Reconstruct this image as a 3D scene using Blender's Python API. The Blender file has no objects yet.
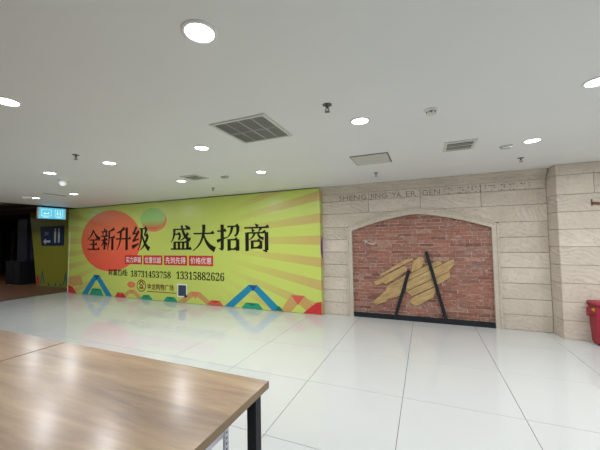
import bpy, math, random
from mathutils import Matrix, Vector
random.seed(7)
SC = bpy.context.scene
COL = SC.collection

# ------------------------------------------------------------------ camera, world, exposure
CEIL = 2.65
cam_d = bpy.data.cameras.new('camera'); cam = bpy.data.objects.new('camera', cam_d); COL.objects.link(cam)
cam_d.sensor_fit = 'HORIZONTAL'; cam_d.sensor_width = 36.0; cam_d.lens = 297.99 / 600 * 36
cam_d.clip_start = 0.05; cam_d.clip_end = 100
yaw, pitch, roll = -0.396204, 0.0452646, 0.0172815
_f = Vector((math.sin(yaw)*math.cos(pitch), math.cos(yaw)*math.cos(pitch), math.sin(pitch)))
_r0 = Vector((math.cos(yaw), -math.sin(yaw), 0)); _d0 = _f.cross(_r0)
_r = math.cos(roll)*_r0 + math.sin(roll)*_d0; _d = -math.sin(roll)*_r0 + math.cos(roll)*_d0
m = Matrix((_r, -_d, -_f)).transposed().to_4x4(); m.translation = (0, 0, 1.58)
cam.matrix_world = m
SC.camera = cam
world = bpy.data.worlds.new('world'); SC.world = world; world.use_nodes = True
world.node_tree.nodes['Background'].inputs[0].default_value = (0.5, 0.52, 0.55, 1)
world.node_tree.nodes['Background'].inputs[1].default_value = 0.3
SC.view_settings.view_transform = 'Standard'; SC.view_settings.look = 'None'
SC.view_settings.gamma = 1.0; SC.view_settings.use_curve_mapping = False
SC.view_settings.exposure = 0.0
LAMP_W = 18.5
LAMP_COL = (0.935, 0.955, 1.0)

# ------------------------------------------------------------------ helpers
def link(o, parent=None):
    COL.objects.link(o)
    if parent is not None:
        o.parent = parent
    return o
def mesh(name, verts, faces):
    me = bpy.data.meshes.new(name); me.from_pydata([tuple(v) for v in verts], [], faces); me.update()
    return me
def obj(name, me, mat=None, parent=None, loc=None):
    o = bpy.data.objects.new(name, me)
    if mat is not None and len(me.materials) == 0:
        me.materials.append(mat)
    link(o, parent)
    if loc is not None:
        o.location = loc
    return o
class MB:
    """collects shapes of ONE object"""
    def __init__(s): s.v = []; s.f = []
    def add(s, vs, fs):
        k = len(s.v); s.v += [tuple(p) for p in vs]; s.f += [tuple(i+k for i in f) for f in fs]; return s
    def box(s, x0, x1, y0, y1, z0, z1):
        return s.add([(x0,y0,z0),(x1,y0,z0),(x1,y1,z0),(x0,y1,z0),(x0,y0,z1),(x1,y0,z1),(x1,y1,z1),(x0,y1,z1)],
            [(0,3,2,1),(4,5,6,7),(0,1,5,4),(1,2,6,5),(2,3,7,6),(3,0,4,7)])
    def lathe(s, prof, n=24, c=(0,0,0), cap0=True, cap1=True):
        vs = []; fs = []
        for r, z in prof:
            for i in range(n):
                a = 2*math.pi*i/n; vs.append((c[0]+r*math.cos(a), c[1]+r*math.sin(a), c[2]+z))
        for k in range(len(prof)-1):
            for i in range(n):
                j = (i+1) % n; fs.append((k*n+i, k*n+j, (k+1)*n+j, (k+1)*n+i))
        if cap0: fs.append(tuple(range(n))[::-1])
        if cap1: fs.append(tuple((len(prof)-1)*n+i for i in range(n)))
        return s.add(vs, fs)
    def tube(s, p, q, r, n=8):
        p = Vector(p); q = Vector(q); d = (q-p).normalized()
        u = d.cross(Vector((0,0,1)) if abs(d.z) < .9 else Vector((1,0,0))).normalized(); w = d.cross(u)
        vs = []
        for e in (p, q):
            for i in range(n):
                a = 2*math.pi*i/n; vs.append(e + u*(r*math.cos(a)) + w*(r*math.sin(a)))
        fs = [(i, (i+1) % n, n+(i+1) % n, n+i) for i in range(n)] + [tuple(range(n))[::-1], tuple(range(n, 2*n))]
        return s.add(vs, fs)
    def prism_y(s, poly, y0, y1):
        """polygon in x,z (counter-clockwise seen from -y), front at y0, back at y1"""
        n = len(poly)
        vs = [(x, y0, z) for x, z in poly] + [(x, y1, z) for x, z in poly]
        fs = [tuple(range(n)), tuple(range(2*n-1, n-1, -1))] + [(i, n+i, n+(i+1) % n, (i+1) % n) for i in range(n)]
        return s.add(vs, fs)
    def prism_z(s, poly, z0, z1):
        n = len(poly)
        vs = [(x, y, z0) for x, y in poly] + [(x, y, z1) for x, y in poly]
        fs = [tuple(range(n))[::-1], tuple(range(n, 2*n))] + [(i, (i+1) % n, n+(i+1) % n, n+i) for i in range(n)]
        return s.add(vs, fs)
    def build(s, name, mat, parent=None, loc=None, smooth=False):
        me = mesh(name, s.v, s.f)
        if smooth:
            for p in me.polygons: p.use_smooth = True
        return obj(name, me, mat, parent, loc)
def chamfer_box(w, d, h, c):
    """block centred in x and z, its front face at y=0 and its back at y=d; front edges chamfered by c"""
    x, z = w/2, h/2
    vs = [(-x,d,-z),(x,d,-z),(x,d,z),(-x,d,z), (-x,c,-z),(x,c,-z),(x,c,z),(-x,c,z), (-x+c,0,-z+c),(x-c,0,-z+c),(x-c,0,z-c),(-x+c,0,z-c)]
    fs = [(0,3,2,1)] + [(a, b, b+4, a+4) for a, b in ((0,1),(1,2),(2,3),(3,0))] + [(a+4, b+4, b+8, a+8) for a, b in ((0,1),(1,2),(2,3),(3,0))] + [(8,9,10,11)]
    return vs, fs
def tag(o, label, cat, group=None):
    o['label'] = label; o['category'] = cat
    if group: o['group'] = group
    return o
def struct(o): o['kind'] = 'structure'; return o
def empty(name, loc=(0,0,0)):
    o = bpy.data.objects.new(name, None); o.location = loc; o.empty_display_size = .1; return link(o)
def copy_tree(o, parent=None):
    kids = [c for c in COL.objects if c.parent == o]
    c = o.copy(); COL.objects.link(c)
    if parent is not None: c.parent = parent
    for k in kids: copy_tree(k, c)
    return c

# ------------------------------------------------------------------ materials
def lin(r, g, b):
    f = lambda v: (v/255)/12.92 if v <= 10 else (((v/255)+.055)/1.055)**2.4
    return (f(r), f(g), f(b), 1)
class NT:
    def __init__(s, name):
        s.m = bpy.data.materials.new(name); s.m.use_nodes = True; s.t = s.m.node_tree; s.b = s.t.nodes['Principled BSDF']
    def n(s, typ, **kw):
        nd = s.t.nodes.new(typ)
        for k, v in kw.items(): setattr(nd, k, v)
        return nd
    def l(s, a, b): s.t.links.new(a, b)
    def val(s, sock, v):
        if hasattr(v, 'links'): s.l(v, sock)
        else: sock.default_value = v
    def math(s, op, a, b=0.0, c=None):
        nd = s.n('ShaderNodeMath', operation=op); s.val(nd.inputs[0], a); s.val(nd.inputs[1], b)
        if c is not None: s.val(nd.inputs[2], c)
        return nd.outputs[0]
    def mix(s, fac, a, b, blend='MIX'):
        nd = s.n('ShaderNodeMix', data_type='RGBA', blend_type=blend); s.val(nd.inputs[0], fac); s.val(nd.inputs[6], a); s.val(nd.inputs[7], b)
        return nd.outputs[2]
    def coords(s, scale=(1,1,1), obj_random=0.0, space='Object'):
        tc = s.n('ShaderNodeTexCoord'); mp = s.n('ShaderNodeMapping'); mp.inputs[3].default_value = scale
        s.l(tc.outputs[space], mp.inputs[0])
        if obj_random:
            oi = s.n('ShaderNodeObjectInfo')
            cb = s.n('ShaderNodeCombineXYZ')
            for i, k in enumerate((1, 1.7, 2.3)): s.l(s.math('MULTIPLY', oi.outputs['Random'], obj_random*k), cb.inputs[i])
            s.l(cb.outputs[0], mp.inputs[1])
        return mp.outputs[0]
    def noise(s, vec, scale, detail=3, rough=.55, dist=0):
        nd = s.n('ShaderNodeTexNoise'); s.l(vec, nd.inputs['Vector'])
        nd.inputs['Scale'].default_value = scale; nd.inputs['Detail'].default_value = detail; nd.inputs['Roughness'].default_value = rough; nd.inputs['Distortion'].default_value = dist
        return nd.outputs[0]
    def ramp(s, fac, stops):
        nd = s.n('ShaderNodeValToRGB'); s.l(fac, nd.inputs[0])
        el = nd.color_ramp.elements
        while len(el) < len(stops): el.new(.5)
        for e, (p, c) in zip(el, stops): e.position = p; e.color = c
        return nd.outputs[0]
    def bump(s, h, strength, dist=.01):
        nd = s.n('ShaderNodeBump'); nd.inputs['Strength'].default_value = strength; nd.inputs['Distance'].default_value = dist
        s.l(h, nd.inputs['Height']); s.l(nd.outputs[0], s.b.inputs['Normal'])
    def done(s, color=None, rough=.5, metal=0, spec=.5, coat=0, coat_r=.1, emit=None, es=1):
        if color is not None: s.val(s.b.inputs['Base Color'], color)
        s.val(s.b.inputs['Roughness'], rough); s.b.inputs['Metallic'].default_value = metal
        s.b.inputs['Specular IOR Level'].default_value = spec
        s.b.inputs['Coat Weight'].default_value = coat; s.b.inputs['Coat Roughness'].default_value = coat_r
        if emit is not None:
            s.b.inputs['Emission Color'].default_value = emit; s.b.inputs['Emission Strength'].default_value = es
        return s.m
def plain(name, c, rough=.5, metal=0, spec=.5, var=.0, **kw):
    t = NT(name)
    col = lin(*c)
    if var:
        nz = t.noise(t.coords(), 6, 3)
        col = t.mix(nz, tuple(v*(1-var) for v in lin(*c)[:3])+(1,), tuple(min(1, v*(1+var)) for v in lin(*c)[:3])+(1,))
    return t.done(col, rough, metal, spec, **kw)

M = {}
# ceiling: matt white emulsion
t = NT('ceiling_paint'); nz = t.noise(t.coords(), 1.2, 2); t.bump(t.noise(t.coords(), 160, 2), .04, .002)
M['ceil'] = t.done(t.mix(nz, lin(224,225,224), lin(230,231,230)), .5, spec=.5)
M['paint'] = plain('wall_paint', (215,213,206), .7, var=.04)
# polished floor tile
t = NT('polished_tile'); v = t.coords(obj_random=30)
sp = t.noise(v, 220, 2, .7); cl = t.noise(v, 3.0, 4, .6)
c = t.mix(sp, lin(192,195,192), lin(212,215,212)); c = t.mix(t.math('MULTIPLY', cl, .35), c, lin(198,198,192))
oi = t.n('ShaderNodeObjectInfo'); c = t.mix(t.math('MULTIPLY', oi.outputs['Random'], .25), c, lin(198,200,196))
M['tile'] = t.done(c, t.math('MULTIPLY_ADD', cl, .03, .005), spec=.85)
M['grout'] = plain('tile_grout', (58,60,57), .8)
# stone with hand tooled swirls
def stone_mat(name, light, dark, swirl):
    t = NT(name); v = t.coords((1,1,1), obj_random=1.3)
    big = t.noise(v, 1.6, 3, .6); fine = t.noise(v, 42, 4, .7)
    wv = t.n('ShaderNodeTexWave', wave_type='RINGS', rings_direction='Y'); t.l(v, wv.inputs[0])
    wv.inputs['Scale'].default_value = 4.6; wv.inputs['Distortion'].default_value = 11.0; wv.inputs['Detail'].default_value = 3.0; wv.inputs['Detail Scale'].default_value = .8; wv.inputs['Detail Roughness'].default_value = .45
    pits = t.noise(v, 22, 2, .5)
    oi = t.n('ShaderNodeObjectInfo'); t_swirl = t.math('MULTIPLY', t.math('FRACT', t.math('MULTIPLY', oi.outputs['Random'], 7.3)), t.math('MULTIPLY', t.ramp(t.noise(v, 3.0, 3, .6), [(.35, (0,0,0,1)), (.65, (1,1,1,1))]), .85*swirl))
    c = t.mix(t.ramp(big, [(.3, (0,0,0,1)), (.72, (1,1,1,1))]), dark, light)
    c = t.mix(t.math('MULTIPLY', wv.outputs[0], t_swirl), c, tuple(x*.60 for x in light[:3])+(1,))
    c = t.mix(t.math('MULTIPLY', t.ramp(pits, [(.30, (1,1,1,1)), (.45, (0,0,0,1))]), .55), c, tuple(x*.58 for x in light[:3])+(1,))
    oi = t.n('ShaderNodeObjectInfo'); c = t.mix(t.math('MULTIPLY', oi.outputs['Random'], .30), c, tuple(x*.88 for x in light[:3])+(1,))
    h = t.math('ADD', t.math('MULTIPLY', wv.outputs[0], .7*swirl), t.math('ADD', t.math('MULTIPLY', fine, .35), t.math('MULTIPLY', pits, .4)))
    t.bump(h, .5, .006)
    return t.done(c, .85, spec=.25)
M['stone'] = stone_mat('sandstone_block', lin(218,206,190), lin(192,179,163), 1.0)
M['mould'] = stone_mat('sandstone_moulding', lin(208,197,181), lin(190,178,162), .25)
M['joint'] = plain('stone_joint', (110,100,90), .9)
M['carve'] = plain('letter_trace', (140,128,112), .9)
M['pin'] = plain('pin_hole', (96,86,76), .9)
# brick
t = NT('old_brick'); v = t.coords((1,1,1), obj_random=50)
oi = t.n('ShaderNodeObjectInfo')
c = t.ramp(oi.outputs['Random'], [(0, lin(118,80,70)), (.15, lin(146,100,86)), (.4, lin(168,112,94)), (.62, lin(178,124,104)), (.78, lin(158,110,96)), (.9, lin(146,116,106)), (1, lin(196,152,132))])
nz = t.noise(v, 18, 4, .65); c = t.mix(t.math('MULTIPLY', nz, .7), c, lin(140,96,84))
dk = t.noise(v, 34, 3, .7); c = t.mix(t.ramp(dk, [(.3, (.7,.7,.7,1)), (.44, (0,0,0,1))]), c, lin(98,66,58))
sm = t.noise(v, 11, 4, .75); c = t.mix(t.ramp(sm, [(.54, (0,0,0,1)), (.78, (.75,.75,.75,1))]), c, lin(208,192,178))
t.bump(t.noise(v, 60, 3, .7), .6, .004)
M['brick'] = t.done(c, .9, spec=.2)
t = NT('lime_mortar'); nz = t.noise(t.coords(), 25, 4, .7); t.bump(nz, .6, .004)
M['mortar'] = t.done(t.mix(t.ramp(nz, [(.35, (0,0,0,1)), (.65, (1,1,1,1))]), lin(150,118,104), lin(214,198,184)), .95, spec=.15)
M['black'] = plain('black_steel', (30,34,39), .6, spec=.3, var=.1)
M['blackmatt'] = plain('black_matt', (15,17,23), .7)
# hoarding print with rays
RX, RZ = -6.582, 1.583
t = NT('lime_ray_print'); tc = t.n('ShaderNodeTexCoord'); sx = t.n('ShaderNodeSeparateXYZ'); t.l(tc.outputs['Object'], sx.inputs[0])
ang = t.math('ARCTAN2', t.math('SUBTRACT', sx.outputs[2], RZ), t.math('SUBTRACT', sx.outputs[0], RX))
deg = t.math('MULTIPLY', ang, 180/math.pi)
fr = t.math('FRACT', t.math('MULTIPLY', t.math('ADD', deg, 1.8+5.8*40), 1/5.8))
band = t.math('LESS_THAN', fr, .43)
dist = t.math('SQRT', t.math('ADD', t.math('POWER', t.math('ABSOLUTE', t.math('SUBTRACT', sx.outputs[2], RZ)), 2), t.math('POWER', t.math('ABSOLUTE', t.math('SUBTRACT', sx.outputs[0], RX)), 2)))
fade = t.n('ShaderNodeMapRange'); fade.inputs[1].default_value = 2.2; fade.inputs[2].default_value = 4.4; t.l(dist, fade.inputs[0])
c = t.mix(t.math('MULTIPLY', band, t.math('MULTIPLY', fade.outputs[0], .95)), lin(200,214,104), lin(200,176,104))
wr = t.noise(t.coords((1.2,1,3.0)), 2.2, 3, .5, .6); t.bump(wr, .12, .05)
M['rays'] = t.done(c, .3, spec=.5)
def vinyl(name, c): return plain(name, c, .33, spec=.4)
M['ink'] = vinyl('print_black', (26,24,20)); M['white'] = vinyl('print_white', (236,236,228))
M['red'] = vinyl('print_red', (206,52,56)); M['blue'] = vinyl('print_blue', (28,138,176)); M['blued'] = vinyl('print_deep_blue', (30,82,140))
M['green'] = vinyl('print_green', (34,160,124)); M['greend'] = vinyl('print_deep_green', (24,120,96)); M['tan'] = vinyl('print_tan', (200,160,98)); M['pink'] = vinyl('print_salmon', (226,128,88))
M['coral'] = vinyl('print_coral', (214,96,80)); M['brown'] = vinyl('print_brown', (122,58,30)); M['purple'] = vinyl('print_purple', (120,48,140)); M['slate'] = vinyl('print_slate', (60,70,92))
t = NT('print_disc'); tc = t.n('ShaderNodeTexCoord'); sx = t.n('ShaderNodeSeparateXYZ'); t.l(tc.outputs['Object'], sx.inputs[0])
mr = t.n('ShaderNodeMapRange'); mr.inputs[1].default_value = .75; mr.inputs[2].default_value = 2.5; t.l(sx.outputs[2], mr.inputs[0])
M['disc'] = t.done(t.mix(mr.outputs[0], lin(242,98,76), lin(228,126,76)), .33, spec=.4)
t = NT('print_dotted_ball'); tc = t.n('ShaderNodeTexCoord'); sx = t.n('ShaderNodeSeparateXYZ'); t.l(tc.outputs['Object'], sx.inputs[0])
mr = t.n('ShaderNodeMapRange'); mr.inputs[1].default_value = 1.90; mr.inputs[2].default_value = 2.14; t.l(sx.outputs[2], mr.inputs[0])
vo = t.n('ShaderNodeTexChecker'); vo.inputs['Scale'].default_value = 24; t.l(t.coords((1,0,1)), vo.inputs['Vector'])
c1 = t.mix(vo.outputs[1], lin(140,196,96), lin(176,214,128)); M['ball'] = t.done(t.mix(mr.outputs[0], lin(206,96,66), c1), .35, spec=.4)
# wood
def wood(name, a, b, c3, scale, rough, coat, cr, bump=.1):
    t = NT(name); v = t.coords(scale, obj_random=25)
    g = t.noise(v, 2.0, 6, .62, .35); g2 = t.noise(v, 7.0, 5, .7, .15)
    c = t.ramp(g, [(.28, a), (.5, b), (.72, c3)]); c = t.mix(t.math('MULTIPLY', g2, .38), c, a)
    t.bump(g2, bump, .002)
    return t.done(c, rough, spec=.4, coat=coat, coat_r=cr)
M['top'] = wood('oak_laminate', lin(96,70,42), lin(152,121,84), lin(190,160,120), (.4,3.0,3), .42, .4, .23)
M['edge'] = wood('oak_edge_band', lin(128,106,80), lin(142,120,92), lin(152,130,102), (1.5,1.5,6), .5, 0, .2)
M['plank'] = wood('yellow_plank', lin(146,120,82), lin(190,158,106), lin(212,184,134), (2,2,12), .6, 0, .2, .3)
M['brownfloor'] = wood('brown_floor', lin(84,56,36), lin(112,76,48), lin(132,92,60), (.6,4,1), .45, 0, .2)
M['trimwhite'] = plain('white_enamel', (232,232,230), .4)
M['hatch'] = plain('cream_hatch', (196,195,186), .6)
M['offwhite'] = plain('cream_metal', (206,206,198), .5)
M['vent'] = plain('grey_grille', (172,172,168), .55); M['ventdark'] = plain('duct_dark', (96,96,92), .8)
M['chrome'] = plain('dull_steel', (120,118,114), .35, metal=.8)
M['bin'] = plain('red_plastic', (158,26,48), .38, var=.08); M['bindark'] = plain('dark_red_plastic', (104,16,34), .5)
M['yellow'] = plain('yellow_sticker', (226,186,60), .5)
M['lamp'] = NT('lamp_diffuser').done((1,1,1,1), .5, emit=(1,1,1,1), es=14)
M['signblue'] = NT('lit_sign_blue').done(lin(90,185,210), .4, emit=lin(95,195,222), es=.75)
M['signwhite'] = NT('lit_sign_white').done(lin(220,240,245), .4, emit=lin(190,235,245), es=.9)
M['navy'] = plain('navy_board', (22,52,86), .4); M['navywhite'] = plain('board_white', (214,208,204), .5)
M['olive'] = plain('olive_vinyl', (150,150,50), .4, var=.12); M['teal'] = plain('teal_vinyl', (36,116,110), .4)
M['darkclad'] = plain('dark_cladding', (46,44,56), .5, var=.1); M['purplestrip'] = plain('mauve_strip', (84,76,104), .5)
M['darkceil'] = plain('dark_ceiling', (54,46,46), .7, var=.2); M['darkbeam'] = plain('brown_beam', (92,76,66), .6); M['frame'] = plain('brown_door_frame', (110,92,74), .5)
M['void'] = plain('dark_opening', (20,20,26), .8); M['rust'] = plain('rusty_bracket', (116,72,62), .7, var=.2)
M['lilac'] = plain('white_rack_steel', (222,224,236), .4); M['hole'] = plain('slot_hole', (66,70,92), .7)

# ------------------------------------------------------------------ setting: floor, ceiling, walls
XE = -10.72                                   # where the white floor and the dim corridor meet
flo = struct(MB().box(XE, 6.0, -4.0, 6.10, -.12, -.004).build('floor', M['grout']))
TX = [-1.255 + k for k in range(-10, 9)]; TY = [4.13 + .98*k for k in range(-9, 3)]
tile_cache = {}
def tile(x0, x1, y0, y1):
    g = .004
    w, d = round(x1-x0-g, 4), round(y1-y0-g, 4)
    if w < .03 or d < .03: return
    if (w, d) not in tile_cache:
        vs, fs = chamfer_box(w, .03, d, .0012)
        tile_cache[(w, d)] = mesh('tile', [(x, z, -y) for x, y, z in vs], [f[::1] for f in fs]); tile_cache[(w, d)].materials.append(M['tile'])
    obj('tile', tile_cache[(w, d)], None, flo, ((x0+x1)/2, (y0+y1)/2, 0))
for i in range(len(TX)-1):
    for j in range(len(TY)-1):
        x0, x1, y0, y1 = max(TX[i], XE), min(TX[i+1], 6.0), max(TY[j], -4.0), min(TY[j+1], 6.10)
        if x1 > x0 and y1 > y0: tile(x0, x1, y0, y1)
cl = struct(MB().box(-10.06, 6.0, -4.0, 6.30, CEIL, CEIL+.12).build('ceiling', M['ceil']))
struct(MB().box(-10.60, -2.03, 6.08, 6.30, -.1, CEIL).build('wall_back', M['joint']))
wb = struct(MB().box(-2.03, 6.0, 6.08, 6.30, -.1, CEIL).build('wall_stone', M['joint']))
struct(MB().box(6.0, 6.15, -4.0, 6.30, -.1, CEIL).build('wall_right', M['paint']))
struct(MB().box(XE-.1, 6.15, -4.15, -4.0, -.1, CEIL+.12).build('wall_front', M['paint']))
struct(MB().box(XE-.15, XE, -4.0, 1.6, -.1, CEIL+.2).build('wall_left', M['paint']))
# dim corridor on the left
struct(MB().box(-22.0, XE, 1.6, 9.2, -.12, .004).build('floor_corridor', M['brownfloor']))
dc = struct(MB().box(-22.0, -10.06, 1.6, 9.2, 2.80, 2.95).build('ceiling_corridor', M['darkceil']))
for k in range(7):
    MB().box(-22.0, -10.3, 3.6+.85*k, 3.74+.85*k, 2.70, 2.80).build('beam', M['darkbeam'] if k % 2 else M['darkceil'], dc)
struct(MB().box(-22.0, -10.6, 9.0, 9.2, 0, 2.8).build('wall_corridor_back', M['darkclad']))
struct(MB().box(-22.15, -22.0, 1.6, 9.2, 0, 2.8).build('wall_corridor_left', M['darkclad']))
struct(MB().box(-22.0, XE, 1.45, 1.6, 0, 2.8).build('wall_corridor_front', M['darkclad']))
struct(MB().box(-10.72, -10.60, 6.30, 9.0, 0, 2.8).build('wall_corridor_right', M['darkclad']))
dr = struct(MB().box(-20.6, -18.0, 8.94, 9.0, 0.02, 2.1).build('door_1', M['void']))
MB().box(-20.8, -17.8, 8.90, 9.0, 2.1, 2.34).build('lintel', M['frame'], dr)
MB().box(-18.0, -17.8, 8.90, 9.0, .02, 2.1).build('jamb', M['frame'], dr)
MB().box(-20.8, -20.6, 8.90, 9.0, .02, 2.1).build('jamb', M['frame'], dr)
MB().box(-20.55, -18.05, 8.86, 8.93, .25, .62).build('rail_panel', M['purplestrip'], dr)
pc = struct(MB().box(-15.0, -14.35, 6.62, 7.2, .004, 2.8).build('wall_column', M['darkclad']))
MB().box(-14.352, -14.33, 6.75, 6.95, .92, 2.5).build('strip', M['purplestrip'], pc)
MB().box(-14.352, -14.33, 7.02, 7.12, .92, 2.5).build('strip', M['purplestrip'], pc)
struct(MB().box(XE-.03, XE+.012, 1.6, 6.08, -.01, .009).build('trim_1', M['chrome']))

# ------------------------------------------------------------------ stone facing, arch, bricks
CX = -.155
def a_in(x): return 2.0 - .285*min(1, abs(x-CX)/1.215)**1.5
def a_out(x): return 2.115 - .34*min(1, abs(x-CX)/1.32)**1.5
SY = 6.02
def stone(x0, x1, z0, z1, clip=False):
    g = .003; x0 += g; x1 -= g; z0 += g; z1 -= g; c = .004
    if not clip:
        vs, fs = chamfer_box(x1-x0, .06, z1-z0, c)
        return obj('stone_block', mesh('stone_block', vs, fs), M['stone'], wb, ((x0+x1)/2, SY + random.uniform(-.0015, .0015), (z0+z1)/2))
    n = 18; xs = [x0+(x1-x0)*i/n for i in range(n+1)]
    lo = [max(z0, a_out(x)-.03) if abs(x-CX) < 1.33 else z0 for x in xs]
    pts = [(x, min(l, z1)) for x, l in zip(xs, lo)]
    # keep only the stretch below the block's top
    keep = [(x, l) for x, l in pts if l < z1-.004]
    if len(keep) < 2: return
    kx0, kx1 = keep[0][0], keep[-1][0]
    cx = (kx0+kx1)/2; cz = (z0+z1)/2
    poly = [(x-cx, l-cz) for x, l in keep] + [(kx1-cx, z1-cz), (kx0-cx, z1-cz)]
    MB().prism_y(poly, 0, .06).build('stone_block', M['stone'], wb, (cx, SY + random.uniform(-.0015, .0015), cz))
ZL = [0, .25, .51, .77, 1.03, 1.285, 1.54, 1.80, 2.08, 2.335, 2.49]
XL0, XL1, XR0, XR1 = -2.025, -1.47, 1.16, 1.85
for k in range(6):
    stone(XL0, XL1, ZL[k], ZL[k+1]); stone(XR0, XR1, ZL[k], ZL[k+1])
stone(XL0, XL1, ZL[6], ZL[7]); stone(XR0, XR1, ZL[6], ZL[7])
stone(XL0, CX, ZL[7], ZL[8], True); stone(CX, XR1, ZL[7], ZL[8], True)
for a, b in ((XL0, -1.022), (-1.022, -.06), (-.06, .925), (.925, XR1)):
    stone(a, b, ZL[8], ZL[9], True); stone(a, b, ZL[9], ZL[10])
prof = [(6.08, 2.49), (6.012, 2.49), (6.006, 2.525), (5.985, 2.532), (5.983, 2.558), (5.955, 2.572), (5.950, 2.606), (5.930, 2.618), (5.926, CEIL), (6.08, CEIL)]
n = len(prof); b = MB()
b.add([(XL0, y, z) for y, z in prof] + [(XR1, y, z) for y, z in prof], [tuple(range(n)), tuple(range(2*n-1, n-1, -1))] + [(i, n+i, n+(i+1) % n, (i+1) % n) for i in range(n)])
b.build('cornice', M['mould'], wb)
MB().box(3.3, 6.0, 6.05, 6.08, 0, CEIL).build('plaster_panel', M['paint'], wb)
# arch moulding, jambs included
pin_ = []; pout = []
for z in (0, .4, .8, 1.2, 1.5): pin_.append((CX-1.215, z)); pout.append((CX-1.32, z))
for k in range(33):
    u = -1 + 2*k/32
    pin_.append((CX+1.215*u, a_in(CX+1.215*u))); pout.append((CX+1.32*u, a_out(CX+1.32*u)))
for z in (1.5, 1.2, .8, .4, 0): pin_.append((CX+1.215, z)); pout.append((CX+1.32, z))
rings = [(0, 6.075), (0, 5.998), (.06, 5.992), (.66, 5.992), (.72, 5.978), (.96, 5.978), (1, 5.984), (1, 6.075)]
vs = []; fs = []; K = len(rings)
for (xi, zi), (xo, zo) in zip(pin_, pout):
    for tt, y in rings: vs.append((xi+(xo-xi)*tt, y, zi+(zo-zi)*tt))
for i in range(len(pin_)-1):
    for k in range(K-1): fs.append((i*K+k, i*K+k+1, (i+1)*K+k+1, (i+1)*K+k))
MB().add(vs, fs).build('arch_moulding', M['mould'], wb)
poly = [(x, z) for x, z in pin_]
MB().prism_y([(p[0], p[1]) for p in poly[::-1]], 6.060, 6.079).build('mortar_bed', M['mortar'], wb)
# bricks one by one
brick_v = []
for k in range(6):
    vs, fs = chamfer_box(.24, .022, .0535, .004)
    vs = [(x+random.uniform(-.002, .002)*(y < .02), y+(random.uniform(-.002, .002) if y < .001 else 0), z+random.uniform(-.0022, .0022)*(y < .02)) for x, y, z in vs]
    me = mesh('brick', vs, fs); me.materials.append(M['brick']); brick_v.append(me)
z = .095; row = 0; BW, BH = .252, .0645; nb = 0
while z < 2.0:
    x = CX-1.225 - (BW/2 if row % 2 else 0) + random.uniform(-.03, .03)
    while x < CX+1.225:
        xa, xb = max(x+.006, CX-1.225), min(x+BW-.006, CX+1.225)
        xm = (xa+xb)/2
        top = max(a_in(xa), a_in(xb))
        if xb-xa > .03 and z+.02 < top:
            o = obj('brick', random.choice(brick_v), None, wb, (xm, 6.050+random.uniform(-.002, .003), z+BH/2))
            o.scale = ((xb-xa)/.24, 1, random.uniform(.95, 1.03)); nb += 1
        x += BW*random.choice((1, 1, 1, 1, 1.02, .97))
    z += BH; row += 1
print('bricks', nb)
struct(MB().box(CX-1.212, CX+1.212, 6.0, 6.049, 0, .088).build('baseboard_back', M['black']))
# white paint squiggle on the bricks
b = MB(); pts = [(-1.13, 1.515), (-1.095, 1.50), (-1.06, 1.47), (-1.01, 1.45), (-.955, 1.435), (-.93, 1.445), (-.915, 1.475)]
for p, q in zip(pts, pts[1:]): b.tube((p[0], 6.044, p[1]), (q[0], 6.044, q[1]), .006, 6)
b.tube((-1.12, 6.044, 1.47), (-1.085, 6.044, 1.505), .010, 6)
tag(b.build('wire_end', M['trimwhite']), 'short white curled wire end sticking out of the brick infill', 'wire')

# text helper: flat letters made from the built-in font
def text_mesh(body, x0, x1, z0, z1, y, name, mat, parent, depth=.0012, bold=0.0):
    c = bpy.data.curves.new('txt', 'FONT'); c.body = body; c.offset = bold; c.resolution_u = 3
    o = bpy.data.objects.new('txt', c); COL.objects.link(o); bpy.context.view_layer.update()
    dg = bpy.context.evaluated_depsgraph_get(); me = bpy.data.meshes.new_from_object(o.evaluated_get(dg))
    COL.objects.unlink(o); bpy.data.objects.remove(o); bpy.data.curves.remove(c)
    xs = [v.co.x for v in me.vertices]; ys = [v.co.y for v in me.vertices]
    a0, a1, b0, b1 = min(xs), max(xs), min(ys), max(ys)
    for v in me.vertices:
        v.co = (x0+(v.co.x-a0)/(a1-a0)*(x1-x0), y, z0+(v.co.y-b0)/(b1-b0)*(z1-z0))
    me.materials.clear(); me.name = name
    return obj(name, me, mat, parent)
for w, a, b_ in (('SHENG', -1.629, -1.06), ('JING', -.99, -.661), ('YA', -.567, -.40), ('ER', -.31, -.131), ('GEN', -.02, .28)):
    text_mesh(w, a, b_, 2.345 if w != 'JING' else 2.318, 2.447, SY-.0035, 'letter_trace', M['carve'], wb)
b = MB()
xs = [.35, .39, .43, .47, .58, .61, .65, .70, .74, .80, .86, .92, 1.0, 1.05, 1.09, 1.13, 1.2, 1.24, 1.28, 1.36, 1.41, 1.46, 1.52, 1.57, 1.63]
for i, x in enumerate(xs):
    for zz in ((2.44, 2.352) if i % 3 else (2.44, 2.40)):
        if random.random() < .78:
            s_ = random.uniform(.007, .012); b.box(x-s_, x+s_, SY-.0045, SY+.01, zz-s_*.7, zz+s_*.7)
o = b.build('pin_holes', M['pin'], wb); o['kind'] = 'stuff'

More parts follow.
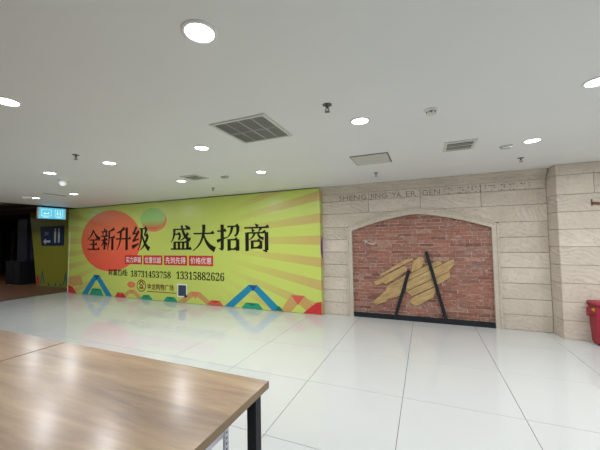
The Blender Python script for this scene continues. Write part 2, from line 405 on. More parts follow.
# pilaster
pil = struct(MB().prism_z([(1.86, 6.08), (1.915, 5.765), (3.3, 5.765), (3.3, 6.08)], 0, CEIL).build('wall_pilaster', M['joint']))
PZ = [0, .28, .555, .835, 1.11, 1.385, 1.65, 1.915, 2.18, 2.48, CEIL]
split = {8: 2.335, 5: 2.375, 2: 2.75, 3: 2.9, 6: 2.95, 0: 2.8}
def pblock(x0, x1, z0, z1, corner):
    g = .003; zc = (z0+z1)/2; h = (z1-z0)/2-g
    if corner:
        outer = [(1.845, 6.075), (1.855, 6.02), (1.888, 5.742), (1.897, 5.735), (x1-g, 5.735), (x1-g, 6.075)]
    else:
        outer = [(x0+g, 6.075), (x0+g, 5.735), (x1-g, 5.735), (x1-g, 6.075)]
    cx = (x0+x1)/2
    MB().prism_z([(x-cx, y-5.735) for x, y in outer], -h, h).build('stone_block', M['stone'], pil, (cx, 5.735, zc))
for k in range(10):
    s_ = split.get(k)
    if s_: pblock(1.88, s_, PZ[k], PZ[k+1], True); pblock(s_, 3.3, PZ[k], PZ[k+1], False)
    else: pblock(1.88, 3.3, PZ[k], PZ[k+1], True)
# rusty bracket
b = empty('wall_bracket', (2.32, 5.735, 2.04)); tag(b, 'small rusty metal bracket fixed to the stone pilaster', 'bracket')
MB().box(-.03, -.018, -.012, 0, -.05, .05).build('plate', M['rust'], b)
MB().tube((-.02, -.02, -.01), (.07, -.02, -.025), .018, 8).build('spigot', M['rust'], b)
MB().tube((.07, -.02, -.025), (.12, -.02, -.025), .008, 8).build('tip', M['trimwhite'], b)

# planks nailed over the bricks
PL = [[(-0.851,0.836),(-0.385,1.135),(-0.231,1.184),(-0.206,1.137),(-0.351,1.079),(-0.803,0.818)],
[(-0.96,0.705),(-0.389,1.021),(-0.327,0.975),(-0.347,0.927),(-0.732,0.656),(-0.769,0.693),(-0.924,0.628)],
[(-0.991,0.301),(-0.892,0.405),(-0.735,0.54),(-0.714,0.628),(-0.349,0.861),(-0.404,0.528),(-0.469,0.468),(-0.637,0.391),(-0.693,0.388),(-0.742,0.327),(-0.925,0.257)],
[(-0.225,1.118),(-0.099,1.195),(-0.022,1.177),(-0.033,1.102),(-0.089,0.99),(-0.267,0.901)],
[(-0.33,0.853),(0.068,1.067),(0.205,1.133),(0.262,1.107),(0.261,1.07),(-0.34,0.745)],
[(-0.345,0.735),(0.26,1.06),(0.403,1.145),(0.468,1.163),(0.456,1.056),(0.379,0.946),(-0.295,0.588),(-0.368,0.54)],
[(-0.386,0.525),(0.387,0.937),(0.4,0.83),(0.156,0.676),(-0.264,0.461),(-0.333,0.523)],
[(-0.32,0.364),(-0.246,0.443),(0.138,0.648),(0.152,0.576),(0.098,0.455),(-0.128,0.312),(-0.217,0.278)]]
pk = empty('plank_patch', (-.25, 6.046, .26)); tag(pk, 'patch of broken yellow-brown wooden planks fixed over the brick wall', 'planks')
for k, P in enumerate(PL):
    cx = sum(p[0] for p in P)/len(P); cz = sum(p[1] for p in P)/len(P)
    th = math.radians(28 if k != 3 else 62); ct, st = math.cos(th), math.sin(th)
    loc = [((x-cx)*ct+(z-cz)*st, -(x-cx)*st+(z-cz)*ct) for x, z in P][::-1]
    d = .014+.004*(k % 3)
    o = MB().prism_y(loc, -d, 0).build('plank', M['plank'], pk, (cx+.25, 0, cz-.26)); o.rotation_euler = (0, -th, 0)
# two black steel bars leaning on the wall
def bar(p, q, y, label):
    d = Vector((q[0]-p[0], 0, q[1]-p[1])); L = d.length; a = math.atan2(d.x, d.z)
    b = empty('steel_bar', (p[0], y, p[1])); b.rotation_euler = (0, a, 0); tag(b, label, 'bar', 'black bars leaning on the brick wall')
    MB().box(-.028, .028, -.012, .012, 0, L-.012).build('shaft', M['black'], b)
    MB().box(-.026, .026, -.010, .010, L-.012, L).build('end_cap', M['blackmatt'], b)
bar((.298, .092), (.008, 1.299), 6.008, 'longer black steel bar leaning left over the wooden planks')
bar((-.56, .092), (-.30, .945), 6.008, 'shorter black steel bar leaning right over the wooden planks')

# ------------------------------------------------------------------ advertising hoarding
HF = 5.88; HX0, HX1, HZ1 = -10.52, -2.027, CEIL-.022
hd = empty('advertising_hoarding', (0, 0, 0)); tag(hd, 'long lime green advertising hoarding with red disc and black Chinese headline', 'hoarding'); hd.scale = (.9916, 1, 1)
MB().box(HX0, HX1, HF, 6.078, .006, HZ1).build('board', M['rays'], hd)
def flat(name, poly, mat, layer=1, parent=hd):
    y = HF-.0012*layer
    return MB().prism_y(poly, y, HF-.0002).build(name, mat, parent)
def circ(cx, cz, rx, rz, n=40, a0=0, a1=2*math.pi):
    return [(cx+rx*math.cos(a0+(a1-a0)*i/n), cz+rz*math.sin(a0+(a1-a0)*i/n)) for i in range(n)]
flat('red_disc', circ(-8.56, 1.61, 1.30, .89, 56), M['disc'], 1)
flat('ball_shadow', circ(-6.79, 2.13, .47, .30), M['pink'], 1)
flat('dotted_ball', circ(-6.84, 2.19, .46, .29), M['ball'], 2)
# headline: eight characters drawn stroke by stroke
def bez(pts, n=8):
    if len(pts) == 2: return [(pts[0][0]+(pts[1][0]-pts[0][0])*i/n, pts[0][1]+(pts[1][1]-pts[0][1])*i/n) for i in range(n+1)]
    p, c, q = pts
    return [((1-u)**2*p[0]+2*u*(1-u)*c[0]+u*u*q[0], (1-u)**2*p[1]+2*u*(1-u)*c[1]+u*u*q[1]) for u in [i/n for i in range(n+1)]]
def S(pts, w0, w1):
    """stroke along a curve, width w0 to w1"""
    c = bez(pts); n = len(c); L = []; R = []
    for i, (x, z) in enumerate(c):
        a = c[max(0, i-1)]; b = c[min(n-1, i+1)]; dx, dz = b[0]-a[0], b[1]-a[1]; l = math.hypot(dx, dz) or 1
        w = 1.4*(w0+(w1-w0)*i/(n-1))/2; L.append((x-dz/l*w, z+dx/l*w)); R.append((x+dz/l*w, z-dx/l*w))
    return [[R[i], R[i+1], L[i+1], L[i]] for i in range(n-1)]
def Hs(x0, x1, z): return [[(x0, z-.030), (x1, z-.030), (x1, z+.030), (x0, z+.030)], [(x1-.17, z+.02), (x1+.01, z-.03), (x1-.05, z+.105)]]
def Vs(x, z1, z0, w=.1):
    w *= 1.4
    return [[(x-w/2, z0), (x+w/2, z0+.02), (x+w/2, z1-.02), (x-w/2, z1)], [(x-w/2-.03, z1), (x, z1-.05), (x+w/2+.02, z1-.01)][::1]]
def D(x0, z0, x1, z1, w=.1): return S([(x0, z0), (x1, z1)], .03, w)
GLY = [
 S([(.5,.99),(.34,.70),(.0,.5)],.09,.02)+S([(.5,.97),(.68,.66),(.99,.53)],.03,.14)+Hs(.2,.8,.5)+Hs(.22,.78,.28)+Vs(.5,.5,.04)+Hs(.03,.97,.04),
 D(.23,.99,.30,.88)+Hs(.05,.48,.84)+D(.13,.81,.19,.70,.08)+S([(.42,.83),(.33,.66)],.08,.02)+Hs(.02,.5,.64)+Hs(.05,.48,.46)+Vs(.27,.64,.02,.09)+S([(.24,.45),(.16,.28),(.02,.18)],.07,.02)+D(.32,.38,.45,.24)+S([(.95,.97),(.78,.88),(.57,.85)],.09,.03)+S([(.6,.87),(.62,.35),(.46,.0)],.09,.02)+Hs(.6,.99,.57)+Vs(.82,.57,0),
 S([(.58,.98),(.35,.82),(.06,.76)],.11,.03)+Hs(.01,.99,.5)+S([(.33,.83),(.36,.3),(.06,.0)],.1,.02)+Vs(.72,1.0,0,.11),
 S([(.26,.99),(.17,.76),(.05,.70)],.09,.06)+S([(.04,.69),(.3,.72)],.06,.03)+S([(.40,.82),(.2,.48),(.05,.40)],.09,.05)+S([(.04,.39),(.42,.47)],.08,.03)+S([(.02,.12),(.42,.28)],.13,.03)+Hs(.44,.86,.9)+S([(.57,.9),(.60,.35),(.36,.0)],.1,.02)+S([(.84,.9),(.80,.75),(.72,.62)],.1,.04)+Hs(.72,.94,.61)+S([(.91,.6),(.78,.18),(.48,.0)],.1,.02)+S([(.58,.7),(.72,.2),(1.0,.04)],.03,.14),
 Hs(.12,.95,.84)+S([(.17,.84),(.19,.48),(.0,.30)],.09,.02)+Hs(.2,.47,.64)+S([(.44,.64),(.46,.45),(.36,.42)],.08,.06)+S([(.53,1.0),(.60,.52),(.93,.38)],.07,.10)+S([(.93,.40),(.95,.52)],.05,.01)+S([(.84,.68),(.70,.48),(.48,.38)],.09,.02)+D(.70,.99,.83,.89)+Hs(.16,.86,.31)+Vs(.19,.31,.04,.09)+Vs(.4,.3,.04,.08)+Vs(.6,.3,.04,.08)+Vs(.81,.31,.04,.09)+Hs(.0,1.0,.03),
 Hs(.03,.97,.66)+S([(.5,1.0),(.55,.30),(.0,.0)],.11,.02)+S([(.49,.64),(.62,.18),(1.0,.04)],.04,.15),
 Hs(.01,.41,.75)+Vs(.23,1.0,.05,.1)+S([(.25,.07),(.20,.02),(.09,.10)],.08,.02)+S([(.0,.36),(.42,.50)],.09,.03)+Hs(.45,.94,.91)+S([(.90,.91),(.93,.60),(.76,.55)],.1,.05)+S([(.66,.91),(.64,.62),(.42,.48)],.09,.02)+Vs(.53,.44,-.01,.1)+Hs(.53,.9,.41)+Vs(.89,.43,-.01,.1)+Hs(.53,.88,.06),
 D(.46,1.0,.55,.89)+Hs(.01,.99,.86)+D(.32,.83,.38,.71)+S([(.68,.85),(.58,.70)],.08,.02)+Vs(.12,.69,0,.1)+Hs(.12,.88,.67)+Vs(.89,.69,.02,.1)+S([(.90,.03),(.85,.0),(.74,.05)],.09,.02)+S([(.42,.66),(.38,.50),(.2,.42)],.07,.02)+S([(.56,.66),(.58,.48),(.78,.46)],.05,.08)+Vs(.33,.39,.08,.08)+Vs(.67,.39,.08,.08)+Hs(.33,.66,.37)+Hs(.33,.66,.13)]
CH = [(-9.572,-8.981,1.34,1.94),(-8.948,-8.323,1.335,1.98),(-8.291,-7.662,1.335,1.98),(-7.63,-6.952,1.335,1.99),
      (-6.169,-5.475,1.345,1.97),(-5.429,-4.744,1.32,1.965),(-4.68,-4.009,1.32,1.95),(-3.903,-3.232,1.305,1.935)]
for gl, (x0, x1, z0, z1) in zip(GLY, CH):
    b = MB()
    for k, q in enumerate(gl):
        P = [(x0+(x1-x0)*x, z0+(z1-z0)*z) for x, z in q]
        A = sum(P[i][0]*P[(i+1) % len(P)][1]-P[(i+1) % len(P)][0]*P[i][1] for i in range(len(P)))
        if A < 0: P = P[::-1]
        b.prism_y(P, HF-.0040-.00001*k, HF-.0003)
    b.build('headline_character', M['ink'], hd)
for s_, x0, x1 in (('实力商铺', -7.90, -7.22), ('位置优越', -7.17, -6.47), ('先到先得', -6.41, -5.62), ('价格优惠', -5.56, -4.80)):
    o = flat('tagline_box', [(x0, .945), (x1, .945), (x1, 1.195), (x0, 1.195)], M['red'], 2)
    text_mesh(s_, x0+.05, x1-.05, .985, 1.155, HF-.0036, 'tagline_text', M['white'], o, bold=.007)
text_mesh('财富热线:', -8.59, -7.78, .61, .80, HF-.0036, 'hotline_text', M['ink'], hd, bold=.013)
def serif(s): return ''.join(chr(0x1D7CE+int(c)) for c in s)
text_mesh(serif('18731453758'), -7.66, -6.17, .60, .775, HF-.0036, 'phone_number', M['ink'], hd)
text_mesh(serif('13315882626'), -5.98, -4.47, .595, .795, HF-.0036, 'phone_number', M['ink'], hd)
# emblem: ring with a mountain-like mark
em = flat('emblem', circ(-7.245, .37, .175, .165, 32), M['brown'], 2)
flat('emblem_field', circ(-7.245, .37, .150, .140, 32), M['rays'], 3, em)
for P in ([(-7.36,.40),(-7.30,.40),(-7.24,.49),(-7.27,.50)], [(-7.22,.50),(-7.25,.49),(-7.17,.40),(-7.12,.40)], [(-7.34,.29),(-7.30,.29),(-7.24,.41),(-7.27,.41)], [(-7.25,.41),(-7.21,.41),(-7.15,.29),(-7.19,.29)], [(-7.28,.28),(-7.20,.28),(-7.20,.33),(-7.28,.33)]):
    flat('emblem_stroke', P, M['brown'], 4, em)
text_mesh('金龙购物广场', -7.02, -6.07, .275, .445, HF-.0036, 'name_text', M['brown'], hd, bold=.012)
flat('subtitle_line', [(-7.02, .222), (-5.98, .222), (-5.98, .240), (-7.02, .240)], M['brown'], 2)
cs = flat('code_card', [(-5.945, .145), (-5.625, .145), (-5.625, .475), (-5.945, .475)], M['white'], 2)
flat('code_field', [(-5.915, .175), (-5.655, .175), (-5.655, .445), (-5.915, .445)], M['slate'], 3, cs)
# folded-paper chevrons along the foot of the print
def chevron(x0, xl, xr, x1, zt, wd, ma, mb):
    flat('chevron', [(x0, .012), (x0+wd, .012), (xr+.0, zt), (xl, zt)], ma, 2)
    flat('chevron', [(x1-wd, .012), (x1, .012), (xr, zt), (xl, zt)], ma, 1)
    flat('chevron_fold', [(xl, zt), ((xl+xr)/2, zt-(xr-xl)*.62), (xr, zt)], mb, 3)
def trapz(x0, x1, zt, ma, mb, inset=.11):
    flat('gem', [(x0, .012), (x1, .012), (x1-inset, zt), (x0+inset, zt)], ma, 4)
    flat('gem_fold', [(x0+inset, zt), ((x0+x1)/2, zt-.07), (x1-inset, zt)], mb, 5)
chevron(-4.47, -3.79, -3.56, -2.92, .54, .27, M['blue'], M['blued'])
flat('chevron_tip', [(-3.13, .012), (-2.90, .012), (-3.02, .12)], M['greend'], 4)
chevron(-9.80, -9.23, -9.00, -8.42, .60, .27, M['blue'], M['blued'])
trapz(-3.98, -3.42, .135, M['green'], M['greend'])
trapz(-9.42, -8.80, .20, M['green'], M['greend'])
trapz(-7.27, -6.82, .125, M['green'], M['greend'])
trapz(-6.42, -5.93, .125, M['green'], M['greend'])
trapz(-4.98, -4.50, .125, M['coral'], M['red'])
trapz(-8.30, -7.85, .14, M['red'], M['coral'])
chevron(-8.10, -7.72, -7.52, -7.15, .24, .22, M['tan'], M['pink'])
flat('orange_blob', circ(-7.64, .38, .16, .085), M['pink'], 2)
chevron(-5.95, -5.50, -5.22, -4.75, .30, .26, M['tan'], M['pink'])
chevron(-2.98, -2.72, -2.40, -2.05, .37, .26, M['tan'], M['coral'])
flat('red_corner', [(-2.44, .012), (HX1, .012), (HX1, .27), (-2.14, .245)], M['red'], 4)
flat('red_foot', [(HX0+.05, .012), (-10.05, .012), (-10.25, .20), (HX0+.05, .26)], M['red'], 1)
flat('orange_wedge', [(-10.45, .27), (-10.2, .22), (-9.75, .30), (-9.85, .55), (-10.45, .50)], M['tan'], 1)
# purple half disc on the end face
vs = [(HX1+.0015, HF+.14-.12*math.cos(a), 1.38+.22*math.sin(a)) for a in [-math.pi/2+math.pi*i/16 for i in range(17)]]
MB().add(vs + [(HX1+.0002, y, z) for x, y, z in vs], [tuple(range(17))[::-1]] + [(i, i+1, 18+i, 17+i) for i in range(16)]).build('purple_disc', M['purple'], hd)
# loose white edging on the hoarding's far end
b = MB()
for p, q in (((-10.42, 1.9), (-10.43, 1.5)), ((-10.43, 1.5), (-10.46, 1.0)), ((-10.46, 1.0), (-10.50, .02))):
    b.tube((p[0], HF-.008, p[1]), (q[0], HF-.008, q[1]), .0075, 6)
b.build('edge_strip', M['trimwhite'], hd)

# ------------------------------------------------------------------ restroom panel and signs on the left
pn = empty('folded_banner', (-12.2, 6.5, .004)); tag(pn, 'olive green banner panel with restroom board at the dim corridor', 'banner')
MB().prism_y([(-1.18, 0), (1.3, 0), (1.3, 2.75), (-1.72, 2.75), (-1.42, 1.3)], 0, .05).build('sheet', M['olive'], pn)
for x0, x1, zt in ((-.97, -.66, .60), (.42, .68, .58)):
    MB().prism_y([(x0, .08), (x0+.06, .08), ((x0+x1)/2, zt-.2), (x1-.06, .08), (x1, .08), ((x0+x1)/2, zt)], -.002, -.0002).build('print_triangle', M['teal'], pn)
for x0 in (-.5, -.1, .2): MB().prism_y([(x0, .03), (x0+.16, .03), (x0+.08, .16)], -.002, -.0002).build('print_triangle', M['teal'], pn)
MB().prism_y([(-1.16, .02), (-1.0, .02), (-1.05, .35), (-1.2, .4)], -.002, -.0002).build('print_patch', M['red'], pn)
bd = empty('restroom_board', (-12.45, 6.5, 1.83)); tag(bd, 'navy board with white man and woman symbols and left arrow', 'sign')
MB().prism_y([(-.62, -.35), (.68, -.35), (.68, .35), (-.74, .35)], -.02, -.001).build('plate', M['navy'], bd)
def pict(b, x, z, h, woman=False):
    b.prism_y(circ(x, z+h*.44, h*.085, h*.085, 14), -.024, -.0195)
    if woman: b.prism_y([(x-h*.13, z-h*.12), (x+h*.13, z-h*.12), (x+h*.07, z+h*.32), (x-h*.07, z+h*.32)], -.024, -.0195)
    else: b.prism_y([(x-h*.11, z-h*.12), (x+h*.11, z-h*.12), (x+h*.11, z+h*.32), (x-h*.11, z+h*.32)], -.024, -.0195)
    for s_ in (-1, 1): b.prism_y([(x+s_*h*.055-h*.04, z-h*.5), (x+s_*h*.055+h*.04, z-h*.5), (x+s_*h*.055+h*.04, z-h*.12), (x+s_*h*.055-h*.04, z-h*.12)], -.024, -.0195)
    return b
pict(MB(), .20, 0, .5).build('man_symbol', M['navywhite'], bd)
pict(MB(), .42, 0, .5, True).build('woman_symbol', M['navywhite'], bd)
MB().prism_y([(-.52, -.2), (-.36, -.32), (-.36, -.24), (-.08, -.24), (-.08, -.16), (-.36, -.16), (-.36, -.08)], -.024, -.0195).build('arrow', M['navywhite'], bd)
o = text_mesh('卫生间', -.46, -.20, .03, .15, -.0245, 'board_text', M['navywhite'], bd)
# hanging lit sign, its face towards +x
hs = empty('hanging_sign', (-9.97, 5.18, 2.275)); tag(hs, 'lit cyan sign box hanging from the ceiling at the corridor', 'sign')
MB().box(-.03, .03, -.33, .33, 0, .31).build('case', M['signblue'], hs)
MB().box(-.032, .032, -.35, -.325, -.004, .314).build('end_cap', M['trimwhite'], hs)
MB().box(-.032, .032, .325, .35, -.004, .314).build('end_cap', M['trimwhite'], hs)
for y in (-.27, .27): MB().tube((0, y, .31), (0, y, CEIL-2.275), .007, 6).build('hanger_rod', M['chrome'], hs)
def face(name, polys, mat):
    b = MB()
    for P in polys:   # (y,z) polygons on the +x face
        n = len(P)
        b.add([(.034, y, z) for y, z in P] + [(.0302, y, z) for y, z in P], [tuple(range(n)), tuple(range(2*n-1, n-1, -1))] + [(i, n+i, n+(i+1) % n, (i+1) % n) for i in range(n)])
    b.build(name, mat, hs)
def rim(y0, y1, z0, z1, w): return [[(y0,z0),(y1,z0),(y1,z0+w),(y0,z0+w)], [(y0,z1-w),(y1,z1-w),(y1,z1),(y0,z1)], [(y0,z0),(y0+w,z0),(y0+w,z1),(y0,z1)], [(y1-w,z0),(y1,z0),(y1,z1),(y1-w,z1)]]
face('pictogram_frame', rim(-.27, -.03, .075, .255, .008), M['signwhite'])
face('pictogram_frame', rim(.06, .27, .075, .255, .008), M['signwhite'])
face('turn_arrow', [[(-.21,.13),(-.09,.13),(-.09,.15),(-.21,.15)], [(-.11,.15),(-.09,.15),(-.09,.19),(-.11,.19)], [(-.22,.14),(-.18,.115),(-.18,.165)]], M['signwhite'])
face('restroom_symbol', [[(.11,.11),(.145,.11),(.145,.20),(.11,.20)], [(.18,.11),(.225,.11),(.21,.20),(.195,.20)], [(.118,.205),(.138,.205),(.138,.228),(.118,.228)], [(.193,.205),(.213,.205),(.213,.228),(.193,.228)]], M['signwhite'])
face('caption_line', [[(-.23,.035),(-.09,.035),(-.09,.052),(-.23,.052)]], M['signwhite'])
face('caption_line', [[(.10,.035),(.23,.035),(.23,.052),(.10,.052)]], M['signwhite'])
# black cabinet by the dim column
cb = empty('black_cabinet', (-14.7, 6.36, .004)); tag(cb, 'low black cabinet standing against the dark column in the corridor', 'cabinet')
MB().box(-.5, .5, .01, .25, 0, .86).build('body', M['blackmatt'], cb)
MB().box(-.51, .51, -.005, .255, .86, .89).build('top', M['blackmatt'], cb)
for x in (-.25, .25): MB().box(x-.235, x+.235, 0, .01, .05, .82).build('door', M['blackmatt'], cb)

# ------------------------------------------------------------------ ceiling fittings
def downlight():
    r = empty('downlight')
    MB().lathe([(.092, 0), (.092, -.004), (.086, -.008), (.074, -.008), (.070, 0)], 32, cap0=False, cap1=False).build('trim_ring', M['trimwhite'], r, smooth=True)
    MB().lathe([(.071, -.001), (.071, -.005)], 32).build('diffuser', M['lamp'], r)
    ld = bpy.data.lights.new('lamp_light', 'AREA'); ld.shape = 'DISK'; ld.size = .13; ld.energy = LAMP_W; ld.color = LAMP_COL
    lo = bpy.data.objects.new('lamp_light', ld); link(lo, r); lo.location = (0, 0, -.010)
    return r
DL = [(-1.035, 1.18, 'largest round downlight, high above the wooden table near the top edge'),
 (-2.87, 1.18, 'round downlight cut by the left edge of the picture'),
 (1.164, 2.71, 'round downlight cut by the right edge of the picture'),
 (-.515, 2.70, 'round downlight between the near sprinkler and the blank access panel'),
 (-2.352, 2.71, 'round downlight just left of the big slatted return grille'),
 (-3.92, 2.70, 'round downlight close to the left sprinkler, above the red disc'),
 (-5.27, 2.70, 'round downlight in front of the white dome camera'),
 (1.164, 4.12, 'round downlight in front of the stone pilaster, right of the ceiling speaker'),
 (-2.375, 4.10, 'round downlight above the last characters of the hoarding headline'),
 (-4.0, 4.08, 'round downlight next to the small square diffuser'),
 (-7.12, 4.11, 'round downlight at the end of the slim ceiling slot, right of the hanging sign'),
 (-8.48, 4.07, 'farthest left round downlight right above the hanging cyan sign')]
dl0 = downlight(); first = True
full = bpy.data.lights['lamp_light']; dimmed = full.copy(); dimmed.energy = LAMP_W*.55      # the rows over the tables run dimmer
def dim(r, y):
    for c in [o for o in COL.objects if o.parent == r and o.type == 'LIGHT']:
        c.data = dimmed if y < 1.5 else full
for x, y, lab in DL:
    r = dl0 if first else copy_tree(dl0); first = False
    r.location = (x, y, CEIL); tag(r, lab, 'downlight', 'round recessed downlights in the white ceiling'); dim(r, y)
# unseen lamps added outside the view to brighten the right side of the hall
for x, y in [(2.6, 1.18), (4.4, 1.18), (2.9, 2.7), (4.6, 2.7), (2.9, 4.1), (4.6, 4.1), (2.6, -1.0), (4.4, -1.0)]:
    r = copy_tree(dl0); r.location = (x, y, CEIL); tag(r, 'added round downlight brightening the hall from outside the picture', 'downlight', 'added downlights beyond the picture'); dim(r, y)
for x, y in [(-12.3, 4.2), (-12.3, 2.6), (-15.0, 5.2), (-17.5, 4.6)]:  # unseen corridor lamps, added to lift the dark panel and brown floor
    r = copy_tree(dl0); r.location = (x, y, 2.80); tag(r, 'added round downlight brightening the dim corridor from beyond the left edge', 'downlight', 'added downlights of the dim corridor'); dim(r, 9)
# big return grille
g = empty('return_grille', (-1.52, 2.4825, CEIL)); tag(g, 'large square slatted return air grille in the ceiling', 'grille')
W2, D2 = .29, .298
b = MB().box(-W2, W2, -D2, -D2+.028, -.010, 0).box(-W2, W2, D2-.028, D2, -.010, 0).box(-W2, -W2+.028, -D2+.028, D2-.028, -.010, 0).box(W2-.028, W2, -D2+.028, D2-.028, -.010, 0)
b.build('frame', M['offwhite'], g)
MB().box(-W2+.028, W2-.028, -D2+.028, D2-.028, -.0012, 0).build('duct_opening', M['ventdark'], g)
sl = None
for k in range(24):
    x = -W2+.034+(2*W2-.068)*k/23
    if sl is None:
        sl = MB().add([(-.0085,-D2+.03,-.004),(-.0065,-D2+.03,-.004),(.0085,-D2+.03,-.009),(.0065,-D2+.03,-.009),(-.0085,D2-.03,-.004),(-.0065,D2-.03,-.004),(.0085,D2-.03,-.009),(.0065,D2-.03,-.009)], [(0,1,2,3),(7,6,5,4),(0,4,5,1),(1,5,6,2),(2,6,7,3),(3,7,4,0)]).build('slat', M['vent'], g); sl.location.x = x
    else:
        c = sl.copy(); COL.objects.link(c); c.parent = g; c.location.x = x
for x in (-.14, .0, .14): MB().box(x-.004, x+.004, -D2+.03, D2-.03, -.0102, -.0013).build('divider', M['vent'], g)
MB().box(-W2+.03, W2-.03, -.006, .006, -.0106, -.0013).build('crossbar', M['vent'], g)
# blank access panel
g = empty('access_panel', (-.643, 4.116, CEIL)); tag(g, 'blank white square access hatch in the ceiling near the arch', 'hatch')
MB().box(-.245, .245, -.26, .26, -.006, 0).build('frame', M['ventdark'], g)
MB().box(-.232, .232, -.247, .247, -.012, -.0061).build('door', M['hatch'], g)
# square diffuser over the arch
def diffuser(x, y, w, d, lab, curl):
    g = empty('air_diffuser', (x, y, CEIL)); tag(g, lab, 'air vent')
    b = MB()
    for (a0, a1, b0, b1) in ((-w, w, -d, -d+.03), (-w, w, d-.03, d), (-w, -w+.03, -d+.03, d-.03), (w-.03, w, -d+.03, d-.03)): b.box(a0, a1, b0, b1, -.012, 0)
    b.build('frame', M['offwhite'], g)
    MB().box(-w+.03, w-.03, -d+.03, d-.03, -.001, 0).build('duct_opening', M['ventdark'], g)
    for k in range(5):
        yy = -d+.06+(2*d-.12)*k/4
        MB().box(-w+.03, w-.03, yy-.011, yy+.011, -.0095, -.0035).build('slat', M['vent'] if k % 2 else M['offwhite'], g)
    return g
diffuser(.41, 3.95, .165, .20, 'square louvred air diffuser over the brick arch', True)
diffuser(-3.58, 3.95, .17, .17, 'small square air diffuser beside a downlight, above the hoarding', False)
# smoke detector
g = empty('smoke_detector', (.082, 2.72, CEIL)); tag(g, 'round white smoke detector between the grille and the diffuser', 'smoke detector')
MB().lathe([(.052, 0), (.052, -.012), (.046, -.018)], 28, cap0=True).build('base', M['trimwhite'], g)
MB().lathe([(.038, -.018), (.040, -.032), (.030, -.042), (.012, -.045)], 28).build('chamber', M['offwhite'], g, smooth=False)
for k in range(6):
    a = k*math.pi/3; o = MB().box(-.006, .006, -.0415, -.034, -.034, -.022).build('vent_slot', M['ventdark'], g); o.rotation_euler.z = a
# sprinklers
def sprinkler():
    g = empty('sprinkler')
    MB().lathe([(.038, 0), (.036, -.006), (.016, -.010)], 20).build('escutcheon', M['chrome'], g)
    MB().lathe([(.010, -.010), (.010, -.030), (.006, -.034)], 12).build('body', M['chrome'], g)
    b = MB()
    for s_ in (-1, 1): b.box(s_*.013-.003, s_*.013+.003, -.003, .003, -.056, -.030)
    b.build('yoke', M['chrome'], g)
    MB().lathe([(.022, -.056), (.022, -.059)], 14).build('deflector', M['chrome'], g)
    return g
sp0 = sprinkler(); first = True
for x, y, lab in [(-.69, 2.258, 'ceiling sprinkler between the big slatted grille and the smoke detector'), (1.27, 4.99, 'ceiling sprinkler closest to the stone pilaster'),
                  (-3.905, 2.27, 'ceiling sprinkler high over the red disc, left of the big grille'), (-3.987, 4.93, 'ceiling sprinkler close to the top of the hoarding'),
                  (-.718, 5.03, 'ceiling sprinkler behind the blank access hatch')]:
    r = sp0 if first else copy_tree(sp0); first = False
    r.location = (x, y, CEIL); tag(r, lab, 'sprinkler', 'sprinklers in the white ceiling')
# dome camera, small detectors, slot
g = empty('dome_camera', (-5.67, 3.10, CEIL)); tag(g, 'white ball-shaped dome camera under the ceiling on the left', 'camera')
MB().lathe([(.075, 0), (.075, -.015), (.06, -.022)], 24).build('base', M['trimwhite'], g)
MB().lathe([(.058, -.022), (.062, -.05), (.052, -.085), (.03, -.105), (.008, -.112)], 24).build('dome', M['trimwhite'], g, smooth=True)
def puck(x, y, lab, s_=1.0, kind='detector', name='ceiling_detector'):
    g = empty(name, (x, y, CEIL)); tag(g, lab, kind)
    MB().box(-.06*s_, .06*s_, -.045*s_, .045*s_, -.012, 0).build('base', M['offwhite'], g)
    MB().box(-.05*s_, .05*s_, -.035*s_, .035*s_, -.030, -.0121).build('cover', M['vent'], g)
puck(-3.08, 4.12, 'small pale detector box on the ceiling between two downlights over the hoarding')
puck(.934, 4.227, 'small grey ceiling speaker box left of the pilaster downlight', 1.0, 'speaker', 'ceiling_speaker')
g = empty('slot_diffuser', (-7.5, 3.96, CEIL)); tag(g, 'slim slot air diffuser in the far left ceiling', 'air vent')
MB().box(-.06, .06, -.22, .22, -.012, 0).build('frame', M['offwhite'], g)
for x in (-.022, .022): MB().box(x-.011, x+.011, -.20, .20, -.0135, -.0121).build('slot', M['ventdark'], g)
g = empty('bullet_camera', (-8.0, 3.66, CEIL)); tag(g, 'small bullet camera on the ceiling at the far left', 'camera')
MB().lathe([(.03, 0), (.03, -.01)], 16).build('base', M['trimwhite'], g)
MB().box(-.006, .006, -.006, .006, -.05, -.01).build('stem', M['trimwhite'], g)
MB().tube((.02, .09, -.06), (-.02, -.06, -.07), .028, 14).build('body', M['trimwhite'], g)
MB().tube((.0205, .091, -.06), (.024, .104, -.059), .02, 14).build('lens', M['blackmatt'], g)

# ------------------------------------------------------------------ tables in the foreground
def table(x0, x1, lab):
    y0, y1, h = .33, 1.57, .75; cx = (x0+x1)/2; w = (x1-x0)/2
    t_ = empty('work_table', (cx, (y0+y1)/2, 0)); tag(t_, lab, 'table', 'oak topped tables in the foreground'); d = (y1-y0)/2
    MB().box(-w+.0015, w-.0015, -d+.0015, d-.0015, h-.040, h).build('tabletop', M['top'], t_)
    b = MB().box(-w, w, -d, -d+.0015, h-.040, h-.0008).box(-w, w, d-.0015, d, h-.040, h-.0008).box(-w, -w+.0015, -d+.0015, d-.0015, h-.040, h-.0008).box(w-.0015, w, -d+.0015, d-.0015, h-.040, h-.0008)
    b.build('edge_band', M['edge'], t_)
    for sx in (-1, 1):
        for sy in (-1, 1):
            a = sx*(w-.0325); c = sy*(d-.1125)
            o = MB().box(-.0275, .0275, -.0275, .0275, .012, h-.040).build('leg', M['black'], t_, (a, c, 0))
            MB().lathe([(.02, 0), (.02, .012)], 12).build('foot', M['blackmatt'], o)
    for sy in (-1, 1): MB().box(-w+.06, w-.06, sy*(d-.1125)-.02, sy*(d-.1125)+.02, h-.085, h-.0402).build('rail', M['black'], t_)
table(-2.789, -.872, 'oak topped table with black legs, nearest, its corner in the foreground')
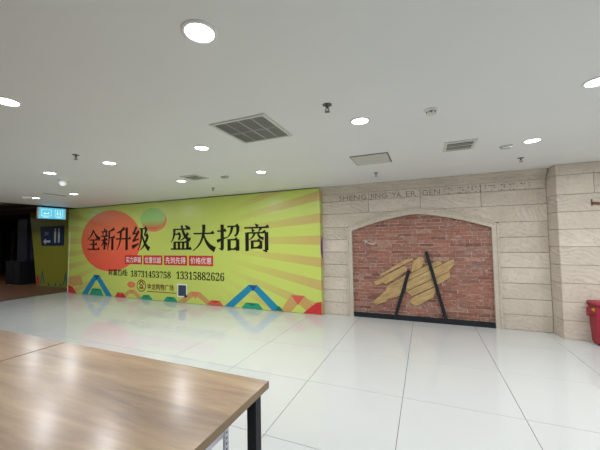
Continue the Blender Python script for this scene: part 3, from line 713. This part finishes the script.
table(-4.72, -2.803, 'oak topped table behind, cut by the left edge of the picture')
# white slotted-angle rack under the near table
rk = empty('slotted_rack', (-1.345, 1.02, 0)); tag(rk, 'white slotted-angle steel rack standing under the near table', 'rack')
for sx in (-1, 1):
    for sy in (-1, 1):
        X, Y = sx*.29, sy*.41
        o = MB().add([], []).box(min(0, -sx*.038), max(0, -sx*.038), -.0015, .0015, 0, .56).box(-.0015, .0015, min(0, -sy*.038), max(0, -sy*.038), 0, .56).build('post', M['lilac'], rk, (X, Y, 0))
        b = MB()
        for k in range(18):
            z = .03+.03*k
            b.box(-sx*.019-.006, -sx*.019+.006, -.0019, .0019, z-.005, z+.005); b.box(-.0019, .0019, -sy*.019-.006, -sy*.019+.006, z-.005, z+.005)
        h_ = b.build('slot_holes', M['hole'], o); h_['kind'] = 'stuff'
for z in (.08, .53):
    MB().box(-.288, .288, -.408, .408, z-.004, z).build('shelf', M['lilac'], rk)
    for sy in (-1, 1): MB().box(-.288, .288, sy*.4-.006, sy*.4+.006, z-.034, z-.0041).build('rail', M['lilac'], rk)
    for sx in (-1, 1): MB().box(sx*.28-.006, sx*.28+.006, -.39, .39, z-.034, z-.0041).build('rail', M['lilac'], rk)

# ------------------------------------------------------------------ red bin by the pilaster
bn = empty('waste_bin', (2.40, 5.615, 0)); tag(bn, 'red plastic waste bin against the stone pilaster at right edge', 'bin')
def ring(x0, x1, y0, y1, z): return [(x0,y0,z),(x1,y0,z),(x1,y1,z),(x0,y1,z)]
lv = [ring(-.205,.205,-.095,.085,.025), ring(-.225,.225,-.13,.11,.545)]
MB().add(lv[0]+lv[1], [(0,3,2,1),(4,5,6,7)]+[(i,(i+1)%4,4+(i+1)%4,4+i) for i in range(4)]).build('body', M['bin'], bn)
MB().add(ring(-.233,.233,-.14,.115,.545)+ring(-.233,.233,-.14,.115,.575), [(0,3,2,1),(4,5,6,7)]+[(i,(i+1)%4,4+(i+1)%4,4+i) for i in range(4)]).build('rim', M['bindark'], bn)
lid = MB().add(ring(-.237,.237,-.145,.117,.5751)+ring(-.232,.232,-.14,.114,.598)+ring(-.20,.20,-.10,.09,.612), [(0,3,2,1),(8,9,10,11)]+[(i,(i+1)%4,4+(i+1)%4,4+i) for i in range(4)]+[(4+i,4+(i+1)%4,8+(i+1)%4,8+i) for i in range(4)]).build('lid', M['bin'], bn)
MB().box(-.06, .06, -.02, .02, .612, .626).build('lid_grip', M['bindark'], lid)
MB().box(-.29,-.278,-.04,-.01,.405,.53).box(-.278,-.218,-.04,-.01,.405,.418).box(-.278,-.222,-.04,-.01,.517,.53).build('handle', M['bin'], bn)
for k in range(2): MB().box(-.2275, -.2205, -.085+.045*k, -.05+.045*k, .475, .525).build('sticker', M['yellow'], bn)
for sx in (-1, 1):
    for sy in (-1, 1): MB().box(sx*.16-.03, sx*.16+.03, sy*.06-.02-.005, sy*.06+.02-.005, 0, .025).build('foot', M['bindark'], bn)
